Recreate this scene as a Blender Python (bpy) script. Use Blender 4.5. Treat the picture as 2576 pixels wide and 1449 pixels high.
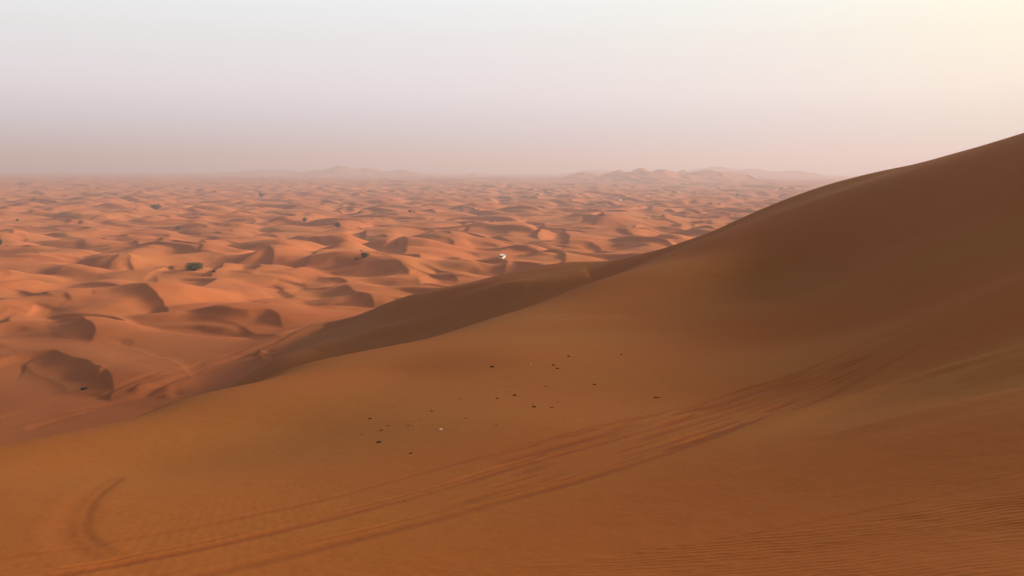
import bpy, bmesh, math, random
import numpy as np
from mathutils import Vector, Matrix

R = math.radians
scene = bpy.context.scene
for o in list(bpy.data.objects):
    bpy.data.objects.remove(o)
random.seed(7)

# ------------------------------------------------------------------ camera
CAM_Z = 36.0
PITCH, ROLL = R(7.57), R(0.27)
FOC = 2231.0                     # focal length in photo pixels (2576 wide)
cam_data = bpy.data.cameras.new('camera')
cam_data.sensor_width = 36.0
cam_data.lens = 36.0 * FOC / 2576.0
cam_data.clip_start = 0.1
cam_data.clip_end = 40000
cam = bpy.data.objects.new('camera', cam_data)
scene.collection.objects.link(cam)
cam.matrix_world = (Matrix.Translation((0, 0, CAM_Z)) @ Matrix.Rotation(R(90) - PITCH, 4, 'X')
                    @ Matrix.Rotation(ROLL, 4, 'Z'))
scene.camera = cam

# ------------------------------------------------------------------ light
SUN_EL, SUN_AZ = R(17.0), R(72.0)        # azimuth measured from the view direction (+Y) towards +X
sun_dir = Vector((math.sin(SUN_AZ) * math.cos(SUN_EL), math.cos(SUN_AZ) * math.cos(SUN_EL), math.sin(SUN_EL)))
sd = bpy.data.lights.new('sun', 'SUN')
sd.energy = 5.0
sd.angle = R(13.0)
sd.color = (1.0, 0.81, 0.61)
sun = bpy.data.objects.new('sun', sd)
scene.collection.objects.link(sun)
sun.rotation_euler = sun_dir.to_track_quat('Z', 'Y').to_euler()

world = bpy.data.worlds.new('World')
scene.world = world
world.use_nodes = True
nt = world.node_tree
nt.nodes.clear()
N, LK = nt.nodes.new, nt.links.new
out = N('ShaderNodeOutputWorld')
bg = N('ShaderNodeBackground')
bg.inputs['Strength'].default_value = 0.061
sky = N('ShaderNodeTexSky')
sky.sky_type = 'NISHITA'
sky.sun_disc = False
sky.sun_elevation = SUN_EL
sky.sun_rotation = SUN_AZ
sky.altitude = 100
sky.air_density = 1.0
sky.dust_density = 6.0
sky.ozone_density = 1.0
tc = N('ShaderNodeTexCoord')
nrm = N('ShaderNodeVectorMath'); nrm.operation = 'NORMALIZE'
LK(tc.outputs['Generated'], nrm.inputs[0])
sep = N('ShaderNodeSeparateXYZ')
LK(nrm.outputs[0], sep.inputs[0])
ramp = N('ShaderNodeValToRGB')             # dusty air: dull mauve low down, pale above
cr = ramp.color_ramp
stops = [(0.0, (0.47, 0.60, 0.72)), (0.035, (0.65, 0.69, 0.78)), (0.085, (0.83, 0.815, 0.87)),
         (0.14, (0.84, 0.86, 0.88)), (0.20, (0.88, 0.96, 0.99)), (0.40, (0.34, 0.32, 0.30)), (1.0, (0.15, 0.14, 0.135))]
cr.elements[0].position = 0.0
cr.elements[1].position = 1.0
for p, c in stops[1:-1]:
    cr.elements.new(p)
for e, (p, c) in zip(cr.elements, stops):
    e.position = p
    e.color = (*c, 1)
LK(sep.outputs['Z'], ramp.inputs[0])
dot = N('ShaderNodeVectorMath'); dot.operation = 'DOT_PRODUCT'
LK(nrm.outputs[0], dot.inputs[0])
dot.inputs[1].default_value = sun_dir
mx = N('ShaderNodeMath'); mx.operation = 'MAXIMUM'; mx.inputs[1].default_value = 0
LK(dot.outputs['Value'], mx.inputs[0])
pw = N('ShaderNodeMath'); pw.operation = 'POWER'; pw.inputs[1].default_value = 3.0
LK(mx.outputs[0], pw.inputs[0])
glow = N('ShaderNodeVectorMath'); glow.operation = 'SCALE'
glow.inputs[0].default_value = (0.36, 0.22, -0.26)
LK(pw.outputs[0], glow.inputs['Scale'])
add = N('ShaderNodeVectorMath'); add.operation = 'ADD'
LK(ramp.outputs[0], add.inputs[0]); LK(glow.outputs[0], add.inputs[1])
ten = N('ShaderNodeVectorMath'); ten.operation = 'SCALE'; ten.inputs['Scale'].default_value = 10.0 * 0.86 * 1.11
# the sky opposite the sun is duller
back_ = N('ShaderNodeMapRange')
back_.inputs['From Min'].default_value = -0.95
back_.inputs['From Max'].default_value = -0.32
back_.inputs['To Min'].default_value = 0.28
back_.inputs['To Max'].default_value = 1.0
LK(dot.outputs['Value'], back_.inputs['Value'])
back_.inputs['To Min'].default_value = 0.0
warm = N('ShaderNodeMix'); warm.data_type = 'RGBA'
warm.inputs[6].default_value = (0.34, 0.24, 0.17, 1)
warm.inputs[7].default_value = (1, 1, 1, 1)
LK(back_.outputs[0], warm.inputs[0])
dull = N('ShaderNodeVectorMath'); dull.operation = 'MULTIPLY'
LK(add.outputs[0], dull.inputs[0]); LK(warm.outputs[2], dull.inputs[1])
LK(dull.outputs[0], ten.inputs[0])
nis = N('ShaderNodeVectorMath'); nis.operation = 'SCALE'; nis.inputs['Scale'].default_value = 0.07
LK(sky.outputs[0], nis.inputs[0])
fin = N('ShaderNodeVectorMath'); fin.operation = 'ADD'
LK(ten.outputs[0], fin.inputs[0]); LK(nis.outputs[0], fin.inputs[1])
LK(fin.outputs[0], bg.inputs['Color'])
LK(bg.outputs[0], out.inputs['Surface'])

scene.view_settings.view_transform = 'Standard'
scene.view_settings.look = 'None'
scene.view_settings.exposure = 0.8
scene.view_settings.gamma = 1.0
scene.view_settings.use_curve_mapping = False

# ------------------------------------------------------------------ helpers
cR = np.array(cam.matrix_world.to_3x3())


def ray(px, py):
    d = cR @ np.array([(px - 1288.0), -(py - 724.5), -FOC])
    return d / np.linalg.norm(d)


def P(px, py, dist):
    d = ray(px, py)
    h = math.hypot(d[0], d[1])
    t = dist / h
    return (d[0] * t, d[1] * t, CAM_Z + d[2] * t)


def Pz(px, py, z):
    d = ray(px, py)
    t = (z - CAM_Z) / d[2]
    return (d[0] * t, d[1] * t)


def hash2(ix, iy, seed):
    h = (ix.astype(np.int64) * 374761393 + iy.astype(np.int64) * 668265263 + seed * 974634777) & 0xffffffff
    h = ((h ^ (h >> 13)) * 1274126177) & 0xffffffff
    return ((h ^ (h >> 16)) & 0xffff) / 65535.0


def vnoise(x, y, seed=0):
    ix, iy = np.floor(x), np.floor(y)
    fx, fy = x - ix, y - iy
    fx = fx * fx * fx * (fx * (fx * 6 - 15) + 10)
    fy = fy * fy * fy * (fy * (fy * 6 - 15) + 10)
    a = hash2(ix, iy, seed); b = hash2(ix + 1, iy, seed)
    c = hash2(ix, iy + 1, seed); d = hash2(ix + 1, iy + 1, seed)
    return ((a * (1 - fx) + b * fx) * (1 - fy) + (c * (1 - fx) + d * fx) * fy) * 2 - 1


def fbm(x, y, seed=0, o=3):
    s = 0; a = 1.0; t = 0
    for i in range(o):
        s = s + a * vnoise(x, y, seed + i * 17)
        t += a; a *= 0.5; x = x * 2.03 + 11.3; y = y * 2.03 + 5.7
    return s / t


def smax(a, b, k):
    h = np.clip(k - np.abs(a - b), 0, None) / k
    return np.maximum(a, b) + h * h * k * 0.25


# ------------------------------------------------------------------ terrain grid
fine = np.arange(-35.0, 35.001, 0.08)
left_ = np.arange(-180.0, -35.0, 1.25)
right_ = np.arange(36.0, 180.0, 1.25)
AZ = np.radians(np.concatenate([left_, fine, right_]))


def rings(a, b, f):
    n = int(math.ceil(math.log(b / a) / f))
    return list(a * (b / a) ** (np.arange(n) / n))


RR = np.array([0.8] + rings(1.5, 8, 0.02) + rings(8, 45, 0.0019) + rings(45, 140, 0.0038) + rings(140, 900, 0.0032)
              + rings(900, 3500, 0.0045) + rings(3500, 9000, 0.008) + [9000.0])
NR, NA = len(RR), len(AZ)
rr, aa = np.meshgrid(RR, AZ, indexing='ij')
X = rr * np.sin(aa)
Y = rr * np.cos(aa)

# domain warp for the dune field
WX = X + 7.0 * fbm(X / 46, Y / 46, 3, 2) + 1.3 * fbm(X / 9, Y / 9, 4, 2) * np.clip(1.5 - rr / 1500, 0, 1)
WY = Y + 7.0 * fbm(X / 46, Y / 46, 9, 2) + 1.3 * fbm(X / 9, Y / 9, 8, 2) * np.clip(1.5 - rr / 1500, 0, 1)

VX = X + 0.9 * fbm(X / 7, Y / 7, 14, 2)
VY = Y + 0.9 * fbm(X / 7, Y / 7, 15, 2)
LU = WX * math.cos(-2.155) + WY * math.sin(-2.155)
LV = -WX * math.sin(-2.155) + WY * math.cos(-2.155)
base = 1.6 * fbm(X / 210, Y / 210, 21, 3) + (6.5 * np.sqrt(fbm(LU / 34, LV / 44, 23, 2) ** 2 + 0.004) - 1.6) * np.clip((rr - 150) / 110, 0.1, 1)
for (px, py, d, w, dep, sharp) in [
        (1612, 422, 2900, 46, 120, 1.6), (1560, 430, 2800, 60, 130, 2), (1668, 428, 2850, 60, 130, 2), (1718, 426, 3000, 30, 90, 1.6),
        (1640, 430, 2500, 150, 180, 2), (1790, 429, 2600, 120, 180, 2), (1470, 433, 2700, 70, 140, 2),
        (1800, 421, 4400, 100, 200, 2), (1900, 425, 4300, 90, 200, 2), (2000, 430, 4200, 90, 200, 2), (1500, 428, 4800, 80, 200, 2),
        (858, 417, 4200, 60, 160, 1.6), (800, 427, 4300, 60, 160, 2), (925, 424, 4250, 60, 160, 2), (1000, 428, 4100, 80, 200, 2),
        (680, 427, 4600, 120, 200, 2), (150, 430, 6600, 90, 300, 2), (300, 433, 6500, 80, 300, 2), (560, 431, 5600, 70, 300, 2),
        (1190, 434, 4000, 30, 120, 1.3), (-100, 431, 6000, 120, 300, 2)]:
    c = P(px, py, d)
    az0 = math.atan2(c[0], c[1])
    ca, sa = math.cos(az0), math.sin(az0)
    i0, i1 = np.searchsorted(RR, d - 4 * dep), np.searchsorted(RR, d + 4 * dep)
    xs, ys = X[i0:i1], Y[i0:i1]
    du = xs * sa + ys * ca - d
    dv = xs * ca - ys * sa
    wv = w / FOC * d
    q = np.sqrt((du / dep) ** 2 + (dv / wv) ** 2)
    amp = c[2] - 3.0
    base[i0:i1] = smax(base[i0:i1], amp * np.exp(-q ** sharp) * (1 + 0.16 * fbm(xs / 120, ys / 120, 5, 3)), 8.0)

dune = np.full_like(X, -2.0)


def az_slice(c, rad):
    """index ranges of the grid that cover a disc"""
    d = math.hypot(*c)
    i0, i1 = np.searchsorted(RR, max(d - rad, 0.0)), np.searchsorted(RR, d + rad)
    if d <= rad * 1.05:
        return i0, i1, 0, NA
    da = math.asin(min(1, rad / d))
    a = math.atan2(c[0], c[1])
    return i0, i1, np.searchsorted(AZ, a - da), np.searchsorted(AZ, a + da)


TAN = math.tan(R(31))


def add_barchan(cx, cy, L, H, W, ang, curv, seed):
    rad = max(L, W) + abs(curv) * L + 9
    i0, i1, j0, j1 = az_slice((cx, cy), rad)
    if i1 - i0 < 2 or j1 - j0 < 2:
        return
    x, y = WX[i0:i1, j0:j1] - cx, WY[i0:i1, j0:j1] - cy
    u = x * math.cos(ang) + y * math.sin(ang)
    v = -x * math.sin(ang) + y * math.cos(ang)
    t = v / L
    m = np.clip(1 - t * t, 0, 1)
    Hv = H * m ** 0.8
    uc = curv * L * (t * t - 0.3) + 0.05 * L * np.sin(t * 4.0 + seed)
    s = uc - u
    Wv = W * (0.55 + 0.45 * m)
    wind = Hv * np.cos(np.clip(s / Wv, 0, 1) * math.pi / 2) ** 2
    lee = Hv * np.exp(-np.clip(-s, 0, None) * TAN / np.maximum(Hv, 0.05))
    z = np.where(s > 0, wind, lee)
    z = z - 0.25 - np.clip(0.5 - z, 0, None) * 3
    sub = dune[i0:i1, j0:j1]
    sub[:] = smax(sub, z, 0.7)


def linked_ridges(lam, amp, seed, r0, r1, turn=0.0):
    i0, i1 = np.searchsorted(RR, r0 * 0.8), np.searchsorted(RR, r1 * 1.2)
    u = LU[i0:i1] * math.cos(turn) + LV[i0:i1] * math.sin(turn)
    v = -LU[i0:i1] * math.sin(turn) + LV[i0:i1] * math.cos(turn)
    rk = rr[i0:i1]
    ph = u / lam + 1.5 * fbm(u / (lam * 2.6), v / (lam * 3.4), seed, 2) + 0.30 * fbm(u / (lam * .8), v / (lam * 1.1), seed + 3, 2)
    k = np.floor(ph)
    f = ph - k
    hv = np.clip(0.55 + 1.5 * vnoise(v / (lam * 1.25) + k * 7.31, k * 0.37, seed + 9), 0, 1.5)
    xk = np.clip((X[i0:i1] / np.maximum(Y[i0:i1], 1) + 0.35) / 0.7, 0, 1)
    A_ = amp * (0.62 + 0.75 * xk)
    lee_f = 0.20
    prof = np.where(f < 1 - lee_f, np.sin(f / (1 - lee_f) * math.pi / 2) ** 2, np.clip((1 - f) / lee_f, 0, 1) ** 1.25)
    z = A_ * hv * prof
    z = z - 0.15 - np.clip(0.25 - z, 0, None) * 2
    fade = np.clip((rk - r0) / (0.15 * r0), 0, 1) * np.clip((r1 * 1.2 - rk) / (0.2 * r1), 0, 1)
    z = z * fade - 1.9 * (1 - fade)
    dune[i0:i1] = smax(dune[i0:i1], z, 0.6)


linked_ridges(17.0, 1.3, 91, 170, 1100, 0.5)
linked_ridges(25.0, 1.7, 101, 170, 700)
linked_ridges(33.0, 2.2, 111, 200, 1800, -0.85)
linked_ridges(41.0, 2.5, 131, 330, 2200, 0.1)
linked_ridges(48.0, 3.2, 171, 1200, 8000, -0.8)
linked_ridges(66.0, 4.2, 151, 1500, 8000)


rng = np.random.RandomState(11)
LEE = math.atan2(-0.55, -0.83)          # downwind direction
ZONES = [(60, 600, 26, 1.0), (600, 1500, 32, 1.0), (1500, 3200, 46, 1.2), (3200, 6000, 95, 1.5), (6000, 8800, 180, 2.0)]
for (r0, r1, sp, sc) in ZONES:
    area = (R(78) / 2) * (r1 * r1 - r0 * r0)
    n = int(area / (sp * sp) * 0.9)
    rad = np.sqrt(rng.uniform(r0 * r0, r1 * r1, n))
    az = rng.uniform(R(-39), R(39), n)
    for i in range(n):
        cx, cy = rad[i] * math.sin(az[i]), rad[i] * math.cos(az[i])
        big = rng.uniform(0, 1) ** 1.6
        if rad[i] < 180 or (rad[i] < 270 and az[i] > R(-15)):
            continue
        right = min(1, max(0, (cx / max(cy, 1) + 0.25) / 0.6))
        H = (0.8 + 2.3 * big) * (0.85 + 0.9 * right) * sc
        L = H * rng.uniform(4.5, 8.0) + 4
        W = H * rng.uniform(7.5, 12.0) + 5
        add_barchan(cx, cy, L, H, W, LEE + rng.normal(0, 0.33), rng.uniform(0.15, 0.6), rng.uniform(0, 6))


def chaikin(p, n=2):
    p = np.array(p, float)
    for _ in range(n):
        q = np.empty((2 * (len(p) - 1), 2))
        q[0::2] = 0.75 * p[:-1] + 0.25 * p[1:]
        q[1::2] = 0.25 * p[:-1] + 0.75 * p[1:]
        p = np.vstack([p[:1], q, p[-1:]])
    return p


def poly_dist(pts, margin, XX=None, YY=None):
    """signed distance (positive to the right of travel) and 0..1 parameter to a polyline, on the sub-grid around it"""
    XX = X if XX is None else XX
    YY = Y if YY is None else YY
    c = pts.mean(0)
    rad = np.max(np.hypot(*(pts - c).T)) + margin
    i0, i1, j0, j1 = az_slice((c[0], c[1]), rad)
    x, y = XX[i0:i1, j0:j1], YY[i0:i1, j0:j1]
    idx = np.nonzero((x > pts[:, 0].min() - margin) & (x < pts[:, 0].max() + margin)
                     & (y > pts[:, 1].min() - margin) & (y < pts[:, 1].max() + margin))
    xs, ys = x[idx], y[idx]
    seg = np.hypot(*np.diff(pts, axis=0).T)
    cum = np.concatenate([[0], np.cumsum(seg)])
    best = np.full(xs.shape, 1e9); sgn = np.ones_like(best); tt = np.zeros_like(best); end = np.zeros_like(best)
    for k in range(len(pts) - 1):
        a, b = pts[k], pts[k + 1]
        d = b - a
        l2 = max(d @ d, 1e-9)
        t0 = ((xs - a[0]) * d[0] + (ys - a[1]) * d[1]) / l2
        t = np.clip(t0, 0, 1)
        ex, ey = xs - a[0] - t * d[0], ys - a[1] - t * d[1]
        dd = ex * ex + ey * ey
        m = dd < best
        best = np.where(m, dd, best)
        sgn = np.where(m, np.sign(d[1] * ex - d[0] * ey), sgn)
        tt = np.where(m, (cum[k] + t * seg[k]) / cum[-1], tt)
    return (i0, j0, idx), np.sqrt(best) * sgn, tt


def crest_dune(pix, H, W, base_z=1.0, end=0.5, p=0.55):
    """a dune whose crest runs along the given points; slip face to the right of travel"""
    pts = chaikin([Pz(a, b, (H + base_z) * 0.46) for a, b in pix], 2)
    (i0, j0, idx), s, t = poly_dist(pts, W + 5, VX, VY)
    H = (H + base_z) * 0.46
    Hv = H * np.sin(np.clip(t / 0.5, 0, 1) * math.pi / 2) ** 0.9 * np.clip((1 - t) / 0.16, 0, 1) ** 0.7
    wind = Hv * np.cos(np.clip(-s / W, 0, 1) * math.pi / 2) ** 2
    lee = Hv * np.exp(-np.clip(s, 0, None) * TAN / np.maximum(Hv, 0.05))
    z = np.where(s < 0, wind, lee)
    z = z - 0.25 - np.clip(0.5 - z, 0, None) * 3
    sub = dune[i0:, j0:]
    sub[idx] = smax(sub[idx], z, 0.8)


CRESTS = [
    ([(-70, 905), (0, 878), (90, 866), (140, 868), (200, 893), (262, 920), (288, 945), (280, 968)], 4.8, 18, .5),
    ([(150, 722), (250, 716), (330, 722), (395, 742), (432, 768), (430, 776)], 6.5, 40, 1.0),
    ([(40, 770), (130, 768), (240, 778), (305, 786), (325, 802)], 5.0, 30, 1.0),
    ([(420, 772), (500, 776), (600, 788), (670, 786), (705, 792), (712, 806)], 5.0, 30, 1.0),
    ([(-60, 726), (20, 712), (70, 716), (110, 738), (146, 750)], 4.5, 26, 1.0),
    ([(600, 744), (640, 742), (668, 758), (690, 766)], 2.8, 20, 1.0),
    ([(760, 694), (820, 706), (868, 704), (900, 728), (944, 744), (940, 752)], 5.0, 28, 1.0),
    ([(520, 640), (600, 628), (660, 618), (684, 640), (682, 658)], 6.0, 40, 1.0),
    ([(190, 636), (250, 640), (320, 646), (338, 664)], 4.5, 30, 1.0),
    ([(350, 690), (400, 676), (430, 668), (440, 676)], 3.4, 26, 1.0),
    ([(930, 622), (985, 606), (1015, 603), (1026, 618), (1020, 642)], 6.5, 50, 1.5),
    ([(940, 668), (985, 670), (1025, 678), (1032, 690)], 3.2, 24, 1.0),
    ([(1290, 568), (1350, 566), (1400, 574), (1436, 582), (1432, 606)], 7.0, 50, 1.5),
    ([(1385, 556), (1440, 552), (1490, 540), (1520, 532), (1514, 556)], 6.5, 50, 2.0),
    ([(1560, 530), (1600, 520), (1650, 508), (1652, 520)], 6.5, 60, 2.0),
    ([(1470, 596), (1530, 582), (1580, 582), (1602, 600)], 5.0, 36, 1.5),
    ([(1640, 575), (1680, 560), (1712, 556), (1716, 574)], 5.0, 36, 2.0),
    ([(1235, 652), (1300, 656), (1360, 656), (1440, 648)], 3.6, 34, 1.5),
    ([(1090, 586), (1140, 582), (1180, 574), (1176, 586)], 4.0, 36, 1.5),
    ([(820, 590), (880, 584), (920, 578), (918, 594)], 5.0, 40, 1.5),
    ([(510, 618), (550, 614), (570, 620), (566, 628)], 3.0, 24, 1.0),
    ([(-40, 826), (40, 800), (86, 772), (90, 762)], 3.0, 26, 0.5),
    ([(1245, 476), (1270, 464), (1284, 462), (1286, 474)], 8.5, 70, 3.0),
    ([(1800, 532), (1850, 520), (1880, 522), (1900, 532)], 6.0, 50, 2.0),
]
for c in CRESTS:
    crest_dune(c[0], c[1], c[2], c[3])

plain = base + smax(dune, np.zeros_like(dune), 1.2) - 0.3
plain += 0.10 * fbm(X / 7, Y / 7, 40, 2) * np.clip(1 - rr / 900, 0, 1)

# ------------------------------------------------------------------ the tall dune under and beside the camera
ctl = [
    (0, 0, 34.1), (-6, 0, 33.2), (7, 0, 34.1), (0, -8, 34.1), (-15, -5, 31.0), (18, -5, 35.0), (0, 5, 32.6),
    (102, 60, 57), (95, 15, 60), (60, -10, 52), (36, 6, 42.5), (42, 22, 43), (130, 100, 42), (160, 60, 50), (165, 0, 50), (150, -70, 40),  # right flank outside the view, raised to keep sun off the near slope
    (60, -60, 36), (0, -60, 33), (-40, -30, 25), (-62, 8, 12), (-70, -60, 12), (-95, 25, 0), (-110, -60, 0), (200, 110, 8),
    (230, 30, 12), (230, -70, 10), (0, -140, 18), (120, -150, 16), (-90, -140, 4)]
pix_ctl = [
    (0, 1449, 14), (644, 1449, 12.5), (1288, 1449, 11), (1932, 1449, 10), (2576, 1449, 9),
    (0, 1250, 24), (700, 1250, 21), (1288, 1250, 18), (1932, 1250, 16), (2576, 1250, 14),
    (0, 1134, 41), (-500, 1235, 36), (350, 1180, 30.5), (400, 1029, 49), (700, 1080, 36), (700, 948, 61),
    (1000, 1050, 34), (1000, 940, 50), (1000, 883, 68), (1288, 1050, 31), (1288, 900, 49), (1260, 801, 77), (1440, 756, 91),
    (1500, 742, 97), (1600, 690, 110), (1600, 642, 140), (1740, 600, 130), (1740, 700, 100), (1740, 850, 62), (1740, 1000, 38),
    (2080, 469, 136), (2080, 600, 104), (2080, 720, 80), (2080, 850, 56), (2080, 1000, 35),
    (1930, 520, 135),
    (2230, 430, 131), (2400, 390, 127), (2400, 600, 78), (2400, 800, 46), (2400, 1000, 27),
    (2576, 337, 122), (2576, 500, 86), (2576, 700, 51), (2576, 900, 30), (2576, 1050, 20),
    (2750, 272, 119), (2750, 500, 82), (2950, 212, 116), (2950, 600, 50),
    # the lower spur beyond the near crest
    (1440, 705, 135), (1455, 662, 160), (1270, 745, 135), (1280, 692, 166), (1060, 790, 150), (1060, 748, 170),
    (850, 850, 156), (850, 830, 174), (690, 915, 140)]
back = [  # (px, distance, height): falling ground behind the crests
    (0, 47, 20.6), (400, 56, 19.8), (700, 69, 18.6), (1000, 78, 19.6), (1260, 87, 20.6), (1440, 100, 20.8), (1500, 107, 21.2),
    (200, 95, 0), (550, 98, 3), (550, 125, -3), (200, 130, -5), (400, 120, -4),
    (-500, 55, 10), (-500, 80, -2), (0, 58, 14), (0, 80, 3), (0, 110, -4), (400, 68, 14.5), (400, 92, 3), (700, 82, 14.5), (700, 105, 4.5), (700, 130, 2.2),
    (1000, 92, 15), (1000, 115, 10), (1000, 135, 9), (1270, 104, 16.5), (1440, 115, 17.5),
    (1455, 200, 6), (1280, 205, 3), (1060, 215, -1), (850, 222, -3), (600, 190, -2), (500, 150, -2), (300, 125, -3),
    (1600, 172, 16), (1600, 215, 3), (1740, 160, 19), (1740, 205, 3), (1930, 170, 22), (1930, 215, 3), (2080, 168, 26), (2080, 215, 4),
    (2230, 162, 29), (2230, 215, 5), (2400, 158, 31), (2576, 152, 33), (2576, 205, 6), (2950, 150, 40), (2950, 205, 8)]
for (px, py, d) in pix_ctl:
    ctl.append(P(px, py, d))
for (px, d, z) in back:
    q = P(px, 724, d)
    ctl.append((q[0], q[1], z))
ctl = np.array(ctl)
S = 50.0


def phi(r2):
    return 0.5 * r2 * np.log(r2 + 1e-9)


cx_, cy_ = ctl[:, 0] / S, ctl[:, 1] / S
n = len(ctl)
r2 = (cx_[:, None] - cx_[None]) ** 2 + (cy_[:, None] - cy_[None]) ** 2
A = np.zeros((n + 3, n + 3))
A[:n, :n] = phi(r2) + np.eye(n) * 0.002
A[:n, n:] = np.c_[np.ones(n), cx_, cy_]
A[n:, :n] = A[:n, n:].T
wts = np.linalg.solve(A, np.r_[ctl[:, 2], 0, 0, 0])
NB = np.searchsorted(RR, 330)
big = np.full(X.shape, -60.0)
xb, yb = X[:NB] / S, Y[:NB] / S
acc = wts[n] + wts[n + 1] * xb + wts[n + 2] * yb
for k in range(n):
    acc += wts[k] * phi((xb - cx_[k]) ** 2 + (yb - cy_[k]) ** 2)
acc -= np.clip(rr[:NB] - 235, 0, None) * 0.8
big[:NB] = acc
# soft wind-formed swells on the big dune
xr = X[:NB] * 0.94 + Y[:NB] * 0.34
yr = -X[:NB] * 0.34 + Y[:NB] * 0.94
swell = fbm(xr / 60, yr / 14, 61, 2)
big[:NB] += swell * np.clip((rr[:NB] - 8) / 60, 0.03, 1) * 0.55
# unseen ridge added outside the frame at right to shade the valley
SHADE_RIDGE = [(118, 50, 64), (165, 108, 76), (225, 160, 82), (318, 246, 138), (360, 300, 130), (385, 350, 90)]
NB2 = np.searchsorted(RR, 560)
xb, yb = X[:NB2], Y[:NB2]
tall = np.full(xb.shape, -60.0)
for (xa, ya, za), (xe, ye, ze) in zip(SHADE_RIDGE[:-1], SHADE_RIDGE[1:]):
    dx, dy = xe - xa, ye - ya
    t = np.clip(((xb - xa) * dx + (yb - ya) * dy) / (dx * dx + dy * dy), 0, 1)
    dd = np.sqrt((xb - xa - t * dx) ** 2 + (yb - ya - t * dy) ** 2 + 25.0) - 5.0
    tall = np.maximum(tall, za + (ze - za) * t - dd * 0.63)
big[:NB2] = smax(big[:NB2], tall, 4.0)
Z = smax(plain, big, 3.0)
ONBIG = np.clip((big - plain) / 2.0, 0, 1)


# ------------------------------------------------------------------ looking up points of the ground
def col(az, G):
    j = np.searchsorted(AZ, az) - 1
    j = min(max(j, 0), NA - 2)
    f = (az - AZ[j]) / (AZ[j + 1] - AZ[j])
    return G[:, j] * (1 - f) + G[:, j + 1] * f


def hit(px, py, G=None):
    G = Z if G is None else G
    d = ray(px, py)
    az = math.atan2(d[0], d[1])
    sl = d[2] / math.hypot(d[0], d[1])
    zc = col(az, G)
    g = zc - (CAM_Z + sl * RR)
    k = np.nonzero(g[5:] > 0)[0]
    if len(k) == 0:
        return None
    k = k[0] + 5
    f = g[k - 1] / (g[k - 1] - g[k])
    r = RR[k - 1] + f * (RR[k] - RR[k - 1])
    return (r * math.sin(az), r * math.cos(az), CAM_Z + sl * r)


def ground(x, y):
    r, az = math.hypot(x, y), math.atan2(x, y)
    return float(np.interp(r, RR, col(az, Z)))


def hits(pix):
    out = []
    for a, b in pix:
        h = hit(a, b)
        if h is not None:
            out.append(h[:2])
    return chaikin(out, 2)


DIST_SHADE = np.zeros_like(X)          # tracked sand, plus valley shade put into the colour
# valley floor by the tall dune: driven-over sand, with its shade painted in
DIST_SHADE += (1 - ONBIG) * np.clip((250 + 30 * fbm(X / 40, Y / 40, 88, 2) - rr) / 90, 0, 1) * (0.55 + 0.25 * fbm(X / 12, Y / 12, 89, 3))


def ridge(pix, H, W, Wl, p=0.6):
    """low ridge added on the ground along the points, short side to the right of travel"""
    pts = hits(pix)
    (i0, j0, idx), s, t = poly_dist(pts, W + 2)
    Hv = H * np.clip(np.sin(t * math.pi), 0, 1) ** p
    prof = np.where(s < 0, np.cos(np.clip(-s / W, 0, 1) * math.pi / 2) ** 2, np.cos(np.clip(s / Wl, 0, 1) * math.pi / 2) ** 2)
    Z[i0:, j0:][idx] += Hv * prof


def track(pix, w, depth, red=1.0, seed=0, off=0.0, patch=0.35, fade=True, pts=None):
    pts = hits(pix) if pts is None else pts
    (i0, j0, idx), s, t = poly_dist(pts, w * 3 + 0.6 + abs(off))
    L = np.sum(np.hypot(*np.diff(pts, axis=0).T))
    u = t * L
    wob = 0.15 * w * vnoise(u / (7 * w), u * 0 + seed, seed)
    s = s - off - wob
    m = np.clip(0.62 + patch * 2.0 * vnoise(u / (13 * w), u * 0 + seed * 3.1, seed + 5), 0, 1.3)
    if fade:
        m = m * np.clip(np.minimum(t * 30, (1 - t) * 4), 0, 1)
    e = np.exp(-(s / w) ** 2)
    berm = np.exp(-((np.abs(s) - 1.7 * w) / (0.6 * w)) ** 2)
    Z[i0:, j0:][idx] += depth * m * (-e + 0.22 * berm)
    DIST_SHADE[i0:, j0:][idx] = np.maximum(DIST_SHADE[i0:, j0:][idx], np.clip(e * m * red, 0, 1))


# folds on the dune faces
ridge([(620, 893), (700, 862), (850, 815), (1050, 770), (1250, 722), (1400, 690), (1480, 676)], 1.5, 12, 6.5)
ridge([(1000, 792), (1150, 768), (1300, 735), (1480, 690)], 1.5, 9, 5)
ridge([(800, 880), (950, 835), (1150, 790), (1320, 745)], 0.9, 7, 4)
ridge([(1700, 1150), (1850, 1098), (2028, 1040), (2270, 960), (2576, 872), (2700, 840)], 0.20, 1.8, 1.5, 1.4)
ridge([(2050, 1110), (2250, 1062), (2450, 1010), (2650, 960)], 0.14, 1.2, 1.5, 1.4)
ridge([(1480, 790), (1750, 690), (2000, 600), (2250, 545), (2500, 480), (2800, 400)], 2.8, 22, 17, 1.2)

# tyre tracks
T1 = [(-300, 1445), (-60, 1414), (0, 1405), (209, 1374), (445, 1334), (667, 1287), (859, 1246), (1059, 1188), (1292, 1127), (1525, 1068), (1717, 1025),
      (1851, 983), (1984, 945), (2117, 892), (2206, 852), (2330, 785)]
T2 = [(-200, 1495), (60, 1462), (267, 1424), (445, 1391), (667, 1341), (859, 1295), (1092, 1235), (1325, 1165), (1525, 1112), (1717, 1058), (1851, 1018),
      (1984, 975), (2150, 915), (2280, 848), (2380, 792)]
T3 = [(60, 1535), (300, 1490), (420, 1462), (619, 1420), (859, 1362), (1059, 1314), (1159, 1287), (1409, 1222), (1592, 1167), (1717, 1125), (1850, 1080),
      (2000, 1025), (2150, 960), (2300, 880), (2450, 790)]
track(T1, 0.18, 0.036, 1.0, 1, patch=0.15)
track(T2, 0.20, 0.036, 1.0, 2, patch=0.15)
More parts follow.
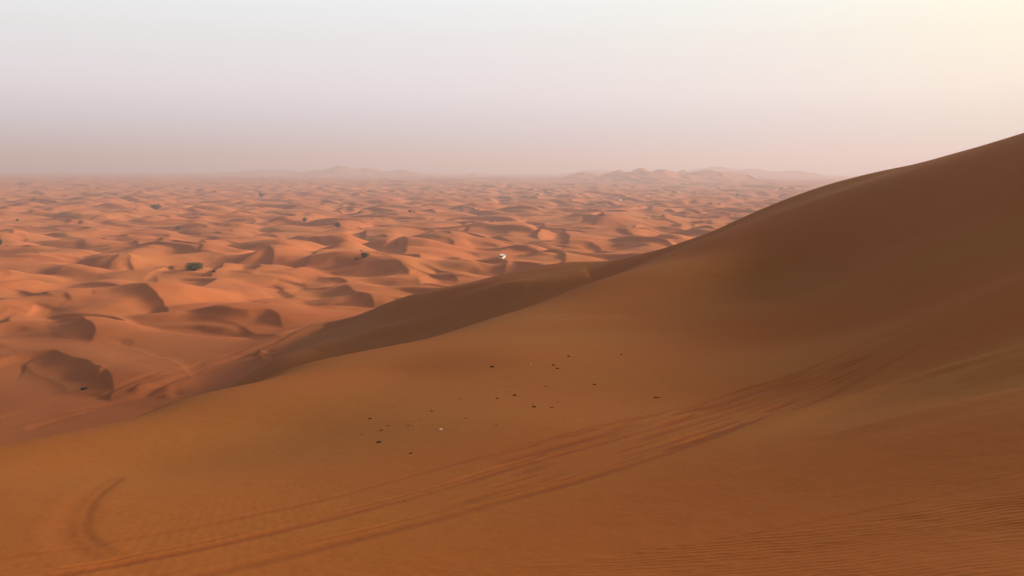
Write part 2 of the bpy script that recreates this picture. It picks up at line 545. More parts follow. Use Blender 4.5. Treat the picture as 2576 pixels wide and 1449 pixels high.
track(T3, 0.22, 0.040, 1.0, 3, patch=0.15)
track(T3, 0.10, 0.035, 0.8, 4, off=-0.42, patch=0.5)
track(T2, 0.09, 0.03, 0.8, 5, off=-0.30, patch=0.6)
right1 = [p for p in T1 if p[0] > 1000]
right2 = [p for p in T2 if p[0] > 1000]
right3 = [p for p in T3 if p[0] > 1000]
for k in range(9):
    f = (k + 0.5) / 9
    a, b = (right1, right2) if f < 0.5 else (right2, right3)
    g = f * 2 if f < 0.5 else f * 2 - 1
    xs = np.linspace(1080 + 45 * ((k * 5) % 7), 2380, 14)
    ya = np.interp(xs, [p[0] for p in a], [p[1] for p in a])
    yb_ = np.interp(xs, [p[0] for p in b], [p[1] for p in b])
    track([(x, y0 * (1 - g) + y1 * g) for x, y0, y1 in zip(xs, ya, yb_)], 0.13 + 0.08 * (k % 3), 0.035 + 0.015 * (k % 2), 0.8, 10 + k, patch=0.8)
T4 = [(1100, 1465), (1226, 1449), (1360, 1433), (1526, 1407), (1717, 1375), (1939, 1334), (2117, 1299), (2294, 1263), (2620, 1192)]
track(T4, 0.06, 0.022, 0.25, 30, patch=0.12)
track([(1500, 1470), (1717, 1437), (1850, 1418), (1984, 1391), (2200, 1345), (2400, 1300), (2640, 1240)], 0.06, 0.012, 0.2, 31, patch=0.1)
track([(2000, 1460), (2200, 1400), (2400, 1350), (2640, 1300)], 0.05, 0.015, 0.1, 32)
LOOP = [(285, 1200), (235, 1235), (195, 1275), (172, 1322), (186, 1368), (240, 1402), (320, 1428), (450, 1465)]
track(LOOP, 0.32, 0.030, 0.35, 40, patch=0.1)
track(LOOP, 0.10, 0.012, 0.5, 41, off=-0.25, patch=0.2)
# trodden streaks on the valley floor
for k, pl in enumerate([
        [(-40, 1060), (150, 1018), (330, 968), (520, 905), (720, 838), (860, 800)],
        [(-40, 1090), (200, 1030), (400, 975), (560, 920), (650, 890)],
        [(60, 1080), (250, 1030), (420, 985), (600, 935)],
        [(300, 990), (420, 940), (600, 880), (760, 826)],
        [(200, 1040), (330, 1010), (430, 960), (520, 925)],
        [(500, 930), (600, 900), (640, 880), (720, 845), (900, 780)]]):
    track(pl, 0.5 + 0.25 * (k % 3), 0.22, 0.25, 60 + k, patch=0.7)
# crumbled bank at the foot of the spur
for k in range(26):
    a, b = 640 + 45 * random.random(), 876 + 42 * random.random()
    if k < 8:
        a, b = 330 + 150 * random.random(), 1000 - 40 * random.random()
    if k > 20:
        a, b = 195 + 60 * random.random(), 925 + 22 * random.random()
    h = hit(a, b)
    if h is None:
        continue
    i0, i1, j0, j1 = az_slice(h[:2], 4.0)
    x, y = X[i0:i1, j0:j1] - h[0], Y[i0:i1, j0:j1] - h[1]
    w = random.uniform(0.6, 1.3)
    Z[i0:i1, j0:j1] += random.choice([-1, 1, 1]) * random.uniform(0.2, 0.6) * np.exp(-((x * x + y * y * 0.6) / (w * w)))

# wind ripples close to the camera (real relief)
NP_ = np.searchsorted(RR, 34)
xs, ys, rs = X[:NP_], Y[:NP_], rr[:NP_]
zs = Z[:NP_]
wxp = xs + 0.22 * fbm(xs / 1.1, ys / 1.1, 70, 2)
ph = (ys * 1.0 + wxp * 0.16 + 0.16 * fbm(xs / 0.8, ys / 0.6, 71, 3) + 0.35 * fbm(xs / 3.0, ys / 2.2, 75, 2)) * (2 * math.pi / 0.20)
rip = 0.5 + 0.5 * np.sin(ph + 0.5 * np.sin(ph))
maskr = np.clip(0.42 + 1.6 * fbm(xs / 4.2 + 3, ys / 1.6, 72, 2), 0, 1)
maskr *= np.clip((xs + 1.0) / 4.0, 0.0, 1) * np.clip((19 - rs) / 6, 0, 1)
zs += rip * maskr * 0.014
# faint cross ripples on the left slope
ph2 = (xs * 0.96 + ys * 0.28 + 0.14 * fbm(xs / 1.0, ys / 1.0, 73, 2)) * (2 * math.pi / 0.21)
mask2 = np.clip(0.4 + fbm(xs / 5, ys / 5, 74, 2), 0, 1) * np.clip((2.0 - xs) / 4, 0.12, 1) * np.clip((32 - rs) / 10, 0, 1)
zs += np.sin(ph2) * mask2 * 0.0010

# ------------------------------------------------------------------ materials
def mat(name, color, rough=0.8, metal=0.0, noise=None, spec=0.3):
    m = bpy.data.materials.new(name)
    m.use_nodes = True
    b = m.node_tree.nodes['Principled BSDF']
    b.inputs['Base Color'].default_value = (*color, 1)
    b.inputs['Roughness'].default_value = rough
    b.inputs['Metallic'].default_value = metal
    b.inputs['Specular IOR Level'].default_value = spec
    if noise:
        sc, dark = noise
        t = m.node_tree.nodes.new('ShaderNodeTexCoord')
        nz = m.node_tree.nodes.new('ShaderNodeTexNoise')
        nz.inputs['Scale'].default_value = sc
        nz.inputs['Detail'].default_value = 4
        m.node_tree.links.new(t.outputs['Object'], nz.inputs['Vector'])
        r = m.node_tree.nodes.new('ShaderNodeValToRGB')
        r.color_ramp.elements[0].position = 0.3
        r.color_ramp.elements[1].position = 0.7
        r.color_ramp.elements[0].color = (*[c * dark for c in color], 1)
        r.color_ramp.elements[1].color = (*color, 1)
        m.node_tree.links.new(nz.outputs[0], r.inputs[0])
        m.node_tree.links.new(r.outputs[0], b.inputs['Base Color'])
    return m


def sand_material():
    m = bpy.data.materials.new('sand')
    m.use_nodes = True
    t = m.node_tree
    n_, l_ = t.nodes.new, t.links.new
    b = t.nodes['Principled BSDF']
    b.inputs['Roughness'].default_value = 0.95
    b.inputs['Specular IOR Level'].default_value = 0.08
    geo = n_('ShaderNodeNewGeometry')

    def nz(scale, detail, rough=0.5):
        k = n_('ShaderNodeTexNoise')
        k.inputs['Scale'].default_value = scale
        k.inputs['Detail'].default_value = detail
        k.inputs['Roughness'].default_value = rough
        l_(geo.outputs['Position'], k.inputs['Vector'])
        return k
    n1 = nz(0.022, 4)
    r1 = n_('ShaderNodeValToRGB')
    r1.color_ramp.elements[0].position = 0.35
    r1.color_ramp.elements[1].position = 0.66
    r1.color_ramp.elements[0].color = (0.465, 0.140, 0.049, 1)
    r1.color_ramp.elements[1].color = (0.45, 0.158, 0.054, 1)
    l_(n1.outputs[0], r1.inputs[0])
    # fine grain variation
    n2 = nz(9.0, 5, 0.65)
    mr = n_('ShaderNodeMapRange')
    mr.inputs['From Min'].default_value = 0.3
    mr.inputs['From Max'].default_value = 0.7
    mr.inputs['To Min'].default_value = 0.91
    mr.inputs['To Max'].default_value = 1.08
    l_(n2.outputs[0], mr.inputs['Value'])
    sc = n_('ShaderNodeVectorMath'); sc.operation = 'SCALE'
    l_(r1.outputs[0], sc.inputs[0]); l_(mr.outputs[0], sc.inputs['Scale'])
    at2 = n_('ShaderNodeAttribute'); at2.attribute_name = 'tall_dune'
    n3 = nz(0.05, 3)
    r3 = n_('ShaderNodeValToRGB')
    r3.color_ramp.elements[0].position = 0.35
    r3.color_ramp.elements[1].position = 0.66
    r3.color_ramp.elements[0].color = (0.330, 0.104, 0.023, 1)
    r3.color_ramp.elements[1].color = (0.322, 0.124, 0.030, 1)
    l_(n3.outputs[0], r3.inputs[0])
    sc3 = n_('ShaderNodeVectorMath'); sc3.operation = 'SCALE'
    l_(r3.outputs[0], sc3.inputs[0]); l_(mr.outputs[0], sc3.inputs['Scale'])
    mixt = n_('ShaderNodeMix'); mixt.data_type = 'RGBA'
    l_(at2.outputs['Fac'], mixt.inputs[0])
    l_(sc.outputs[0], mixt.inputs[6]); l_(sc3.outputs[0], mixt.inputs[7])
    at = n_('ShaderNodeAttribute'); at.attribute_name = 'churned_shade'
    mixd = n_('ShaderNodeMix'); mixd.data_type = 'RGBA'
    mixd.inputs[7].default_value = (0.235, 0.062, 0.018, 1)
    mul = n_('ShaderNodeMath'); mul.operation = 'MULTIPLY'; mul.inputs[1].default_value = 0.85
    l_(at.outputs['Fac'], mul.inputs[0])
    l_(mul.outputs[0], mixd.inputs[0])
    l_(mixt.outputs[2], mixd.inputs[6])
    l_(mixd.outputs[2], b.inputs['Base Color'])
    bp = n_('ShaderNodeBump')
    bp.inputs['Strength'].default_value = 0.25
    bp.inputs['Distance'].default_value = 0.02
    l_(n2.outputs[0], bp.inputs['Height'])
    n4 = nz(0.9, 4, 0.6)
    bp2 = n_('ShaderNodeBump')
    bp2.inputs['Strength'].default_value = 0.35
    bp2.inputs['Distance'].default_value = 0.12
    l_(n4.outputs[0], bp2.inputs['Height'])
    l_(bp.outputs[0], bp2.inputs['Normal'])
    l_(bp2.outputs[0], b.inputs['Normal'])
    return m


# ------------------------------------------------------------------ the ground mesh
co = np.empty((NR * NA + 1, 3), np.float32)
co[:-1, 0] = X.ravel(); co[:-1, 1] = Y.ravel(); co[:-1, 2] = Z.ravel()
co[-1] = (0, 0, Z[0].mean())
ii, jj = np.meshgrid(np.arange(NR - 1), np.arange(NA), indexing='ij')
j2 = (jj + 1) % NA
quads = np.stack([ii * NA + jj, (ii + 1) * NA + jj, (ii + 1) * NA + j2, ii * NA + j2], -1).reshape(-1, 4)[:, ::-1]
j = np.arange(NA)
tris = np.stack([np.full(NA, NR * NA), (j + 1) % NA, j], -1)
me = bpy.data.meshes.new('desert_ground')
nq, ntv = len(quads), len(tris)
me.vertices.add(len(co)); me.vertices.foreach_set('co', co.ravel())
me.loops.add(nq * 4 + ntv * 3)
me.loops.foreach_set('vertex_index', np.concatenate([quads.ravel(), tris.ravel()]).astype(np.int32))
me.polygons.add(nq + ntv)
ls = np.concatenate([np.arange(nq) * 4, nq * 4 + np.arange(ntv) * 3]).astype(np.int32)
me.polygons.foreach_set('loop_start', ls)
me.polygons.foreach_set('use_smooth', np.ones(nq + ntv, bool))
me.update(calc_edges=True)
att = me.attributes.new('churned_shade', 'FLOAT', 'POINT')
att.data.foreach_set('value', np.concatenate([DIST_SHADE.ravel(), [0]]).astype(np.float32))
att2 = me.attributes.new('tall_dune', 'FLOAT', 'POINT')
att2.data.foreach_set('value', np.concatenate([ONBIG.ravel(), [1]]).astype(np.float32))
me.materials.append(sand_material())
g_obj = bpy.data.objects.new('desert_ground', me)
scene.collection.objects.link(g_obj)
g_obj['kind'] = 'structure'
g_obj['label'] = 'orange sand dunes, one tall dune in front and a dune field reaching the horizon'
print('ground verts', len(co))

# ------------------------------------------------------------------ dusty air
hb = bmesh.new()
bmesh.ops.create_cube(hb, size=1.0)
hm = bpy.data.meshes.new('haze'); hb.to_mesh(hm); hb.free()
haze = bpy.data.objects.new('haze', hm)
scene.collection.objects.link(haze)
zlo, zhi = float(Z.min()) - 1.0, float(Z.max()) + 6.0
haze.scale = (18400, 18400, zhi - zlo)
haze.location = (0, 0, (zhi + zlo) / 2)
haze['kind'] = 'stuff'
haze['label'] = 'pale pink dusty haze over the dune field'
hmat = bpy.data.materials.new('dusty_air'); hmat.use_nodes = True
hmat.node_tree.nodes.clear()
ho = hmat.node_tree.nodes.new('ShaderNodeOutputMaterial')
pv = hmat.node_tree.nodes.new('ShaderNodeVolumePrincipled')
pv.inputs['Color'].default_value = (0.83, 0.73, 0.86, 1)
pv.inputs['Density'].default_value = 0.00044
pv.inputs['Anisotropy'].default_value = 0.2
hmat.node_tree.links.new(pv.outputs[0], ho.inputs['Volume'])
hm.materials.append(hmat)


# ------------------------------------------------------------------ object helpers
def link_mesh(name, bm, m, parent=None, smooth=True):
    me_ = bpy.data.meshes.new(name)
    bm.normal_update()
    bm.to_mesh(me_); bm.free()
    for p in me_.polygons:
        p.use_smooth = smooth
    me_.materials.append(m)
    o = bpy.data.objects.new(name, me_)
    scene.collection.objects.link(o)
    if parent:
        o.parent = parent
    return o


def tag(o, label, cat, group=None):
    o['label'] = label
    o['category'] = cat
    if group:
        o['group'] = group
    return o


def empty(name, loc, rz=0.0):
    o = bpy.data.objects.new(name, None)
    o.empty_display_size = 0.3
    o.location = loc
    o.rotation_euler = (0, 0, rz)
    scene.collection.objects.link(o)
    return o


def slope_rot(x, y, rz, e=1.2):
    zx = (ground(x + e, y) - ground(x - e, y)) / (2 * e)
    zy = (ground(x, y + e) - ground(x, y - e)) / (2 * e)
    nn = Vector((-zx, -zy, 1)).normalized()
    return (Vector((0, 0, 1)).rotation_difference(nn).to_matrix() @ Matrix.Rotation(rz, 3, 'Z')).to_euler()


def copy_tree(o, parent=None):
    c = o.copy()
    scene.collection.objects.link(c)
    c.parent = parent
    for ch in [k for k in bpy.data.objects if k.parent == o]:
        copy_tree(ch, c)
    return c


# ------------------------------------------------------------------ off-road car
M_white = mat('white_car_paint', (0.80, 0.79, 0.77), 0.35, spec=0.5)
M_glass = mat('dark_window_glass', (0.02, 0.02, 0.025), 0.12, spec=0.5)
M_tyre = mat('tyre_rubber', (0.025, 0.023, 0.022), 0.85, noise=(9, 0.6))
M_rim = mat('alloy_rim', (0.5, 0.5, 0.5), 0.35, 0.8)
M_black = mat('black_trim', (0.03, 0.03, 0.03), 0.6)
M_red = mat('red_lamp_glass', (0.45, 0.02, 0.02), 0.25)
M_lamp = mat('clear_lamp_glass', (0.75, 0.75, 0.72), 0.15)


def box(bm, x0, x1, y0, y1, z0, z1, bev=0.0):
    r = bmesh.ops.create_cube(bm, size=1.0)
    vs = r['verts']
    for v in vs:
        v.co = Vector(((x0 + x1) / 2 + v.co.x * (x1 - x0), (y0 + y1) / 2 + v.co.y * (y1 - y0), (z0 + z1) / 2 + v.co.z * (z1 - z0)))
    if bev:
        es = list({e for v in vs for e in v.link_edges})
        bmesh.ops.bevel(bm, geom=es, offset=bev, segments=2, affect='EDGES')


def loft(bm, sections):
    """sections: list of (x, [(y, z)...]) closed loops along the car"""
    rings_ = []
    for x, loop in sections:
        rings_.append([bm.verts.new((x, y, z)) for y, z in loop])
    for a, b in zip(rings_[:-1], rings_[1:]):
        for k in range(len(a)):
            bm.faces.new([a[k], a[(k + 1) % len(a)], b[(k + 1) % len(a)], b[k]])
    bm.faces.new(rings_[0][::-1])
    bm.faces.new(rings_[-1])


def make_car():
    """x forward, rear at -2.4, nose at +2.4"""
    root = empty('off_road_car', (0, 0, 0))
    bm = bmesh.new()

    def sec(x, w, zb, zt, wt=None):
        wt = w * 0.93 if wt is None else wt
        zm = zb + (zt - zb) * 0.55
        return (x, [(-w, zb), (-w * 1.02, zm), (-wt, zt - 0.05), (-wt + 0.08, zt), (wt - 0.08, zt), (wt, zt - 0.05), (w * 1.02, zm), (w, zb)])
    loft(bm, [sec(-2.40, 0.84, 0.55, 1.05), sec(-2.30, 0.92, 0.45, 1.14), sec(-1.0, 0.94, 0.42, 1.16), sec(0.85, 0.94, 0.42, 1.16),
              sec(1.25, 0.94, 0.42, 1.14), sec(2.15, 0.90, 0.45, 1.06), sec(2.35, 0.80, 0.5, 0.95)])
    body = link_mesh('body', bm, M_white, root, smooth=False)
    bm = bmesh.new()

    def cab(x, w, z, zb=1.14):
        return (x, [(-0.88, zb), (-w, z - 0.06), (-w + 0.1, z), (w - 0.1, z), (w, z - 0.06), (0.88, zb)])
    loft(bm, [(-2.28, [(-0.86, 1.12), (-0.85, 1.14), (-0.80, 1.16), (0.80, 1.16), (0.85, 1.14), (0.86, 1.12)]), cab(-2.12, 0.76, 1.80),
              cab(-1.9, 0.78, 1.86), cab(0.05, 0.78, 1.88), cab(0.35, 0.76, 1.82),
              (1.15, [(-0.86, 1.12), (-0.85, 1.14), (-0.80, 1.16), (0.80, 1.16), (0.85, 1.14), (0.86, 1.12)])])
    link_mesh('cabin', bm, M_white, root, smooth=False)

    def quad(name, pts, th=0.02, m=M_glass, parent=root):
        b2 = bmesh.new()
        vs = [b2.verts.new(p) for p in pts]
        f = b2.faces.new(vs)
        r_ = bmesh.ops.solidify(b2, geom=[f], thickness=th)
        return link_mesh(name, b2, m, parent, False)
    quad('rear_window', [(-2.262, -0.66, 1.24), (-2.262, 0.66, 1.24), (-2.152, 0.62, 1.70), (-2.152, -0.62, 1.70)], 0.03)
    quad('windscreen', [(1.05, -0.70, 1.24), (1.05, 0.70, 1.24), (0.47, 0.62, 1.74), (0.47, -0.62, 1.74)], -0.03)
    for s in (-1, 1):
        for x0, x1, x0t, x1t in ((-2.05, -1.3, -2.0, -1.3), (-1.22, -0.35, -1.22, -0.35), (-0.27, 0.82, -0.27, 0.28)):
            quad('side_window', [(x0, s * 0.885, 1.22), (x1, s * 0.885, 1.22), (x1t, s * 0.80, 1.72), (x0t, s * 0.80, 1.72)], 0.03 * s)
        for x in (-1.45, 1.45):
            b2 = bmesh.new()
            bmesh.ops.create_cone(b2, cap_ends=True, segments=24, radius1=0.40, radius2=0.40, depth=0.27,
                                  matrix=Matrix.Translation((x, s * 0.82, 0.40)) @ Matrix.Rotation(R(90), 4, 'X'))
            bmesh.ops.bevel(b2, geom=[e for e in b2.edges if len(e.link_faces) == 2 and any(len(f.verts) > 4 for f in e.link_faces)],
                            offset=0.05, segments=2, affect='EDGES')
            ty = link_mesh('tyre', b2, M_tyre, root)
            ty.name = 'wheel'
            b2 = bmesh.new()
            bmesh.ops.create_cone(b2, cap_ends=True, segments=20, radius1=0.23, radius2=0.21, depth=0.29,
                                  matrix=Matrix.Translation((x, s * 0.82, 0.40)) @ Matrix.Rotation(R(90), 4, 'X'))
            link_mesh('rim', b2, M_rim, ty)
            b2 = bmesh.new()
            box(b2, x - 0.5, x + 0.5, s * 0.90 if s > 0 else -0.97, 0.97 if s > 0 else -0.90, 0.80, 0.90, 0.02)
            link_mesh('wheel_arch', b2, M_black, root, False)
        b2 = bmesh.new(); box(b2, -2.43, -2.36, s * 0.62 - 0.10, s * 0.62 + 0.10, 0.78, 1.04, 0.02); link_mesh('tail_lamp', b2, M_red, root)
        b2 = bmesh.new(); box(b2, 2.28, 2.38, s * 0.60 - 0.14, s * 0.60 + 0.14, 0.76, 0.92, 0.02); link_mesh('headlight', b2, M_lamp, root)
        b2 = bmesh.new(); box(b2, 0.62, 0.74, s * 1.02 - 0.11, s * 1.02 + 0.11, 1.16, 1.34, 0.03); link_mesh('wing_mirror', b2, M_white, root)
        b2 = bmesh.new(); box(b2, -1.9, 0.1, s * 0.66 - 0.02, s * 0.66 + 0.02, 1.90, 1.94, 0.01); link_mesh('roof_rail', b2, M_black, root)
    b2 = bmesh.new(); box(b2, -2.52, -2.36, -0.86, 0.86, 0.45, 0.66, 0.04); link_mesh('rear_bumper', b2, M_black, root)
    b2 = bmesh.new(); box(b2, 2.28, 2.46, -0.84, 0.84, 0.44, 0.64, 0.04); link_mesh('front_bumper', b2, M_black, root)
    b2 = bmesh.new(); box(b2, 2.33, 2.39, -0.42, 0.42, 0.70, 0.90, 0.01); link_mesh('grille', b2, M_black, root)
    return root


car = make_car()
h = hit(1263, 650)
rz = math.atan2(h[1], h[0]) - R(17)
car.location = (h[0], h[1], ground(h[0], h[1]) - 0.05)
car.rotation_euler = slope_rot(h[0], h[1], rz)
tag(car, 'white off-road car seen from behind, driving on the lit sand in the middle distance', 'car', 'white off-road cars among the dunes')
print('car at', h)
car2 = copy_tree(car)
h = hit(1559, 505)
car2.location = (h[0], h[1], ground(h[0], h[1]) - 0.05)
car2.rotation_euler = slope_rot(h[0], h[1], math.atan2(h[1], h[0]) - R(40))
tag(car2, 'tiny white car far off between the dunes, much farther than the other car', 'car', 'white off-road cars among the dunes')
print('car2 at', h)

# ------------------------------------------------------------------ desert shrubs
M_stem = mat('dry_stem', (0.16, 0.10, 0.06), 0.9)
M_leaf = {
    'green': mat('grey_green_leaves', (0.065, 0.10, 0.024), 0.8, noise=(0.9, 0.6)),
    'dark': mat('dark_brown_green_leaves', (0.055, 0.048, 0.026), 0.85, noise=(0.9, 0.6)),
    'pale': mat('pale_green_leaves', (0.13, 0.16, 0.04), 0.8, noise=(0.9, 0.7)),
}


def tube(bm, pts, r0, r1, seg=5):
    prev = None
    for k, p in enumerate(pts):
        r = r0 + (r1 - r0) * k / (len(pts) - 1)
        ring = [bm.verts.new((p[0] + r * math.cos(2 * math.pi * q / seg), p[1] + r * math.sin(2 * math.pi * q / seg), p[2])) for q in range(seg)]
        if prev:
            for q in range(seg):
                bm.faces.new([prev[q], prev[(q + 1) % seg], ring[(q + 1) % seg], ring[q]])
        prev = ring


def make_shrub(w, hgt, kind, rnd, twig=False):
    root = empty('desert_shrub', (0, 0, 0))
    bs, bl = bmesh.new(), bmesh.new()
    tips = []
    nb = 26
    for k in range(nb):
        a = 2 * math.pi * k / nb + rnd.uniform(-0.3, 0.3)
        reach = w / 2 * math.sqrt(rnd.uniform(0.02, 1.0))
        top = hgt * (0.30 + 0.70 * math.sqrt(max(0, 1 - (reach / (w / 2)) ** 2))) * rnd.uniform(0.8, 1.08)
        p = [(0.12 * w * math.cos(a) * 0.4, 0.12 * w * math.sin(a) * 0.4, -0.15)]
        for f in (0.35, 0.7, 1.0):
            p.append((reach * f * math.cos(a), reach * f * math.sin(a), top * f ** 0.8))
        tube(bs, p, 0.05, 0.012)
        tips.append(p)
    for p in tips:
        for _ in range(90):
            f = rnd.uniform(0.25, 1.05)
            k = min(int(f * 3), 2)
            a, b = Vector(p[k]), Vector(p[k + 1])
            c = a.lerp(b, min(1, f * 3 - k)) + Vector([rnd.gauss(0, 0.055 * w), rnd.gauss(0, 0.055 * w), rnd.gauss(0, 0.06 * hgt)])
            if c.z < 0.02:
                c.z = rnd.uniform(0.03, 0.3)
            s = rnd.uniform(0.10, 0.24) * (0.5 + 0.09 * w)
            d1 = Vector([rnd.gauss(0, 1) for _ in range(3)]).normalized() * s
            d2 = d1.cross(Vector([rnd.gauss(0, 1) for _ in range(3)])).normalized() * s * 0.45
            bl.faces.new([bl.verts.new(c - d1), bl.verts.new(c + d2), bl.verts.new(c + d1), bl.verts.new(c - d2)])
    if twig:
        tube(bs, [(-w * 0.28, 0, 0), (-w * 0.34, 0, hgt * 0.9), (-w * 0.32, 0, hgt * 1.45)], 0.07, 0.04)
        for _ in range(40):
            c = Vector((-w * 0.32 + rnd.gauss(0, .12), rnd.gauss(0, .12), hgt * 1.35 + rnd.gauss(0, .15)))
            d1 = Vector([rnd.gauss(0, 1) for _ in range(3)]).normalized() * .16
            d2 = d1.cross(Vector([rnd.gauss(0, 1) for _ in range(3)])).normalized() * .07
            bl.faces.new([bl.verts.new(c - d1), bl.verts.new(c + d2), bl.verts.new(c + d1), bl.verts.new(c - d2)])
    link_mesh('stem', bs, M_stem, root)
    link_mesh('foliage', bl, M_leaf[kind], root, False)
    return root


rnd = random.Random(5)
G = 'desert shrubs growing between the dunes'
SHRUBS = [
    (489, 681, 44, 22, 'green', False, 'largest shrub, broad low dark green dome on the dunes at left'),
    (917, 648, 26, 13, 'green', True, 'green shrub with one tall twig sticking up, left of a big shadowed slip face'),
    (767, 558, 14, 11, 'pale', False, 'upright olive shrub with a shadow beside it, left of a round blackish bush'),
    (849, 571, 15, 11, 'dark', False, 'round blackish bush right of the upright olive shrub'),
    (447, 578, 15, 8, 'pale', False, 'pale yellow-green shrub in the dunes behind the largest shrub'),
    (1031, 534, 9, 6, 'dark', False, 'small dark bush alone on lit sand above the middle of the dune field'),
    (1855, 496, 14, 9, 'dark', False, 'dark round bush close to the slope of the tall dune at far right'),
    (392, 527, 30, 13, 'dark', False, 'wide ragged dark bush far off on the left dune field'),
    (0, 616, 10, 15, 'dark', False, 'dark bush cut off by the left edge of the photo'),
    (44, 556, 7, 5, 'pale', False, 'tiny pale green bush far off near the left edge'),
    (657, 496, 20, 11, 'dark', False, 'faint grey bush in the haze, farthest of the bushes at left'),
]
for (px, py, wp, hp, kind, twig, lab) in SHRUBS:
    h = hit(px, py)
    if h is None:
        continue
    d = math.hypot(h[0], h[1])
    s = make_shrub(wp / FOC * d, hp / FOC * d, kind, rnd, twig)
    s.location = (h[0], h[1], h[2] - 0.05)
    tag(s, lab, 'shrub', G)
    print('shrub', px, round(d), round(wp / FOC * d, 1))

# ------------------------------------------------------------------ litter and lumps on the near slope
M_lump = mat('charred_brown', (0.10, 0.048, 0.024), 0.95, noise=(14, 0.5))
M_brown = mat('dull_brown', (0.16, 0.065, 0.028), 0.95, noise=(14, 0.6))
M_pale = mat('pale_stone', (0.62, 0.52, 0.44), 0.8, noise=(12, 0.7))
M_plastic = mat('white_plastic', (0.80, 0.76, 0.74), 0.4)
M_stick = mat('dark_wood', (0.05, 0.028, 0.018), 0.9, noise=(10, 0.6))
M_straw = mat('dry_straw', (0.40, 0.17, 0.08), 0.9)


def lump(name, w, hh, m, rnd_, flat=False):
    bm = bmesh.new()
    bmesh.ops.create_icosphere(bm, subdivisions=3, radius=1.0)
    o1, o2, o3 = rnd_.uniform(0, 9), rnd_.uniform(0, 9), rnd_.uniform(0, 9)
    for v in bm.verts:
        c = v.co
        k = 1 + 0.20 * math.sin(3.1 * c.x + o1) * math.cos(2.7 * c.y + o2) + 0.12 * math.sin(6 * c.z + o3 + 4 * c.x) + rnd_.uniform(-0.05, 0.05)
        v.co = Vector((c.x * k * w / 2, c.y * k * w * 0.33, c.z * k * hh / 2 + hh * 0.22))
    return link_mesh(name, bm, m, None, True)


def stick(name, w, m, rnd_, r=0.02, branches=1):
    bm = bmesh.new()
    for b_ in range(branches):
        ya = rnd_.uniform(-0.3, 0.3) * w if branches > 1 else 0
        pts = [Vector((-w / 2 + w * t, ya * (1 - t) + rnd_.gauss(0, 0.02) * w, 0.02 + (0.08 * w * math.sin(t * 3.1) if branches > 1 else rnd_.uniform(0.0, 0.025))))
               for t in (0, .25, .5, .75, 1)]
        prev = None
        for k, p in enumerate(pts):
            rad = r * (1.0 - 0.12 * k)
            ring = [bm.verts.new((p.x, p.y + rad * math.cos(q * math.pi / 3), p.z + rad * math.sin(q * math.pi / 3))) for q in range(6)]
            if prev:
                for q in range(6):
                    bm.faces.new([prev[q], prev[(q + 1) % 6], ring[(q + 1) % 6], ring[q]])
            else:
                bm.faces.new(ring)
            prev = ring
        bm.faces.new(prev[::-1])
    bmesh.ops.recalc_face_normals(bm, faces=bm.faces)
    return link_mesh(name, bm, m, None, True)


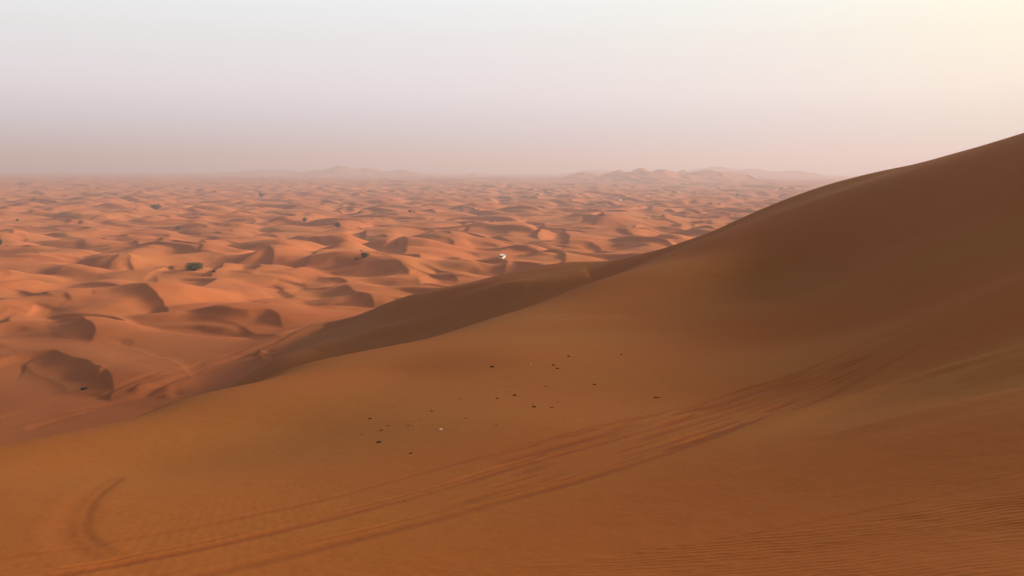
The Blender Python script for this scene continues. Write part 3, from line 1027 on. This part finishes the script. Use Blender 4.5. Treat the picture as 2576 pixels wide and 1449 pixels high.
# (x, y) measured in an enlargement of the photo, width there, kind, label
LIT = [
    (1140, 355, 32, 'lump', 'elongated dark lump lying alone high on the slope, left of the faint white fragment'),
    (1716, 276, 24, 'lump', 'dark lump highest on the slope, above the close pair of flat bits'),
    (1602, 342, 26, 'bit', 'upper left of the close pair of flat dark bits near the top of the scatter'),
    (1631, 368, 24, 'lump', 'lower right of the close pair of flat dark bits near the top of the scatter'),
    (2112, 262, 20, 'bit', 'faint brown speck far right of the highest dark lump'),
    (1545, 508, 28, 'twig', 'thin dark sliver lying left of a tiny dark dot, below the close pair'),
    (1604, 525, 11, 'bit', 'tiny dark dot just right of the thin dark sliver'),
    (1910, 488, 24, 'lump', 'lone dark lump up the slope to the left of the stick'),
    (2380, 588, 52, 'stick', 'long dark stick lying apart on the right, above the tyre tracks'),
    (1310, 570, 30, 'lump', 'pointed dark lump, right one of two lumps in the middle of the slope'),
    (1177, 593, 24, 'lump', 'dark lump left of the pointed dark lump in the middle of the slope'),
    (1483, 577, 12, 'bit', 'tiny brown speck up from the biggest lump'),
    (1455, 658, 36, 'lump', 'biggest dark lump of the scatter, oval and nearly black'),
    (1444, 636, 13, 'bit', 'tiny dark crumb touching the upper edge of the biggest lump'),
    (1630, 621, 13, 'bit', 'small brown crumb to the right of the biggest lump'),
    (1588, 662, 24, 'bit', 'flat faint brown flake right of the biggest lump and below the small crumb'),
    (665, 587, 11, 'bit', 'lone tiny brown speck above the pale pebble with dark base'),
    (672, 668, 11, 'bit', 'brown crumb directly behind the pale pebble'),
    (217, 747, 26, 'lump', 'dark lump farthest left in the scatter'),
    (590, 749, 13, 'bit', 'small dark speck below left of the pale pebble'),
    (724, 750, 9, 'bit', 'faint speck between the pale pebble and the white plastic scrap'),
    (936, 742, 18, 'bit', 'brown flake right of the pale pebble, above the thin streak of straw'),
    (346, 799, 18, 'bit', 'left piece of two brown bits touching each other on the left side'),
    (366, 795, 12, 'bit', 'smaller right piece of two brown bits touching each other on the left side'),
    (302, 835, 24, 'lump', 'dark flat lump just below the two touching brown bits'),
    (285, 924, 38, 'lump', 'long black lump low on the left of the scatter'),
    (524, 1008, 28, 'lump', 'dark lump lowest of the scatter, nearest above the tyre tracks'),
    (525, 796, 56, 'straw', 'tuft of reddish dry stalks left of the white plastic scrap'),
    (868, 824, 26, 'twig', 'thin brown straw lying right of the white plastic scrap'),
    (1172, 795, 20, 'bit', 'faint brown bit alone below the middle of the scatter'),
    (478, 1371, 18, 'bit', 'dark crumb lying between the tyre tracks'),
    (165, 866, 46, 'twig', 'faint reddish twig at the left end of the scatter'),
    (905, 601, 30, 'twig', 'faint dry twig left of the two lumps in the middle of the slope'),
    (1246, 543, 14, 'bit', 'faint brown crumb above the two lumps in the middle of the slope'),
    (1427, 330, 18, 'white', 'small white fragment high on the slope'),
    (1812, 755, 13, 'white', 'tiny white fragment low on the right, left of and below the stick'),
    (545, 855, 11, 'white', 'tiny pale fragment below the tuft of dry stalks'),
    (748, 829, 30, 'plastic', 'white plastic scrap, brightest thing on the near slope'),
    (686, 690, 28, 'pebble', 'pale pebble resting on a dark lump, above the white plastic scrap'),
]
GD = 'dark lumps and crumbs scattered on the near slope'
rl = random.Random(3)
for (zx, zy, zw, kind, lab) in LIT:
    px, py = (1280 + zx / 2.0125) / 1.49068, (1200 + zy / 2.0125) / 1.49068
    h = hit(px, py)
    d = math.hypot(h[0], h[1])
    w = zw / 2.0125 / 1.49068 / FOC * d * 1.0
    if kind == 'lump':
        o = lump('dark_lump', w, w * 0.42, M_lump, rl); tag(o, lab, 'lump', GD)
    elif kind == 'bit':
        o = lump('brown_crumb', w, w * 0.35, M_lump if 'dark' in lab else M_brown, rl); tag(o, lab, 'crumb', GD)
    elif kind == 'stick':
        o = stick('stick', w, M_stick, rl, 0.028); tag(o, lab, 'stick')
    elif kind == 'twig':
        o = stick('twig', w, M_stick if 'dark' in lab else M_straw, rl, 0.012); tag(o, lab, 'twig')
    elif kind == 'straw':
        o = stick('dry_tuft', w, M_straw, rl, 0.010, 9); tag(o, lab, 'dry plant')
    elif kind == 'white':
        o = lump('white_fragment', w, w * 0.4, M_pale, rl); tag(o, lab, 'fragment', 'white fragments on the near slope')
    elif kind == 'plastic':
        o = lump('plastic_scrap', w, w * 0.42, M_plastic, rl); tag(o, lab, 'litter')
    elif kind == 'pebble':
        b_ = lump('dark_lump', w, w * 0.35, M_lump, rl)
        b_.location = h
        b_.rotation_euler = slope_rot(h[0], h[1], rl.uniform(-0.3, 0.3), 0.4)
        tag(b_, 'dark lump under the pale pebble', 'lump', GD)
        o = lump('pebble', w * 0.45, w * 0.42, M_pale, rl); tag(o, lab, 'pebble')
        h = (h[0], h[1], h[2] + w * 0.14)
    o.location = h
    o.rotation_euler = slope_rot(h[0], h[1], rl.uniform(-0.35, 0.35) if kind != 'stick' else R(16), 0.4)

h = hit(212, 979)
o = lump('black_debris', 1.05, 0.5, mat('matt_black', (0.012, 0.010, 0.009), 0.9), rl)  # dark debris of no known kind
o.location = h
o.rotation_euler = slope_rot(h[0], h[1], 0.2, 1.0)
tag(o, 'black rag at the foot of the shadowed slip face in the valley at left', 'debris')
for (px, py, lab) in [(539, 684, 'dark dot for a small tuft shadow, right of the largest shrub'), (897, 653, 'dark dot for a small tuft shadow, left of the shrub with the twig')]:
    h = hit(px, py)
    o = lump('tuft_shadow_dot', 1.3, 0.9, M_brown, rl)  # dark lump standing in for the shadow of a small tuft
    o.location = h
    tag(o, lab, 'shadow_dot', 'tuft shadow dots beside the shrubs')
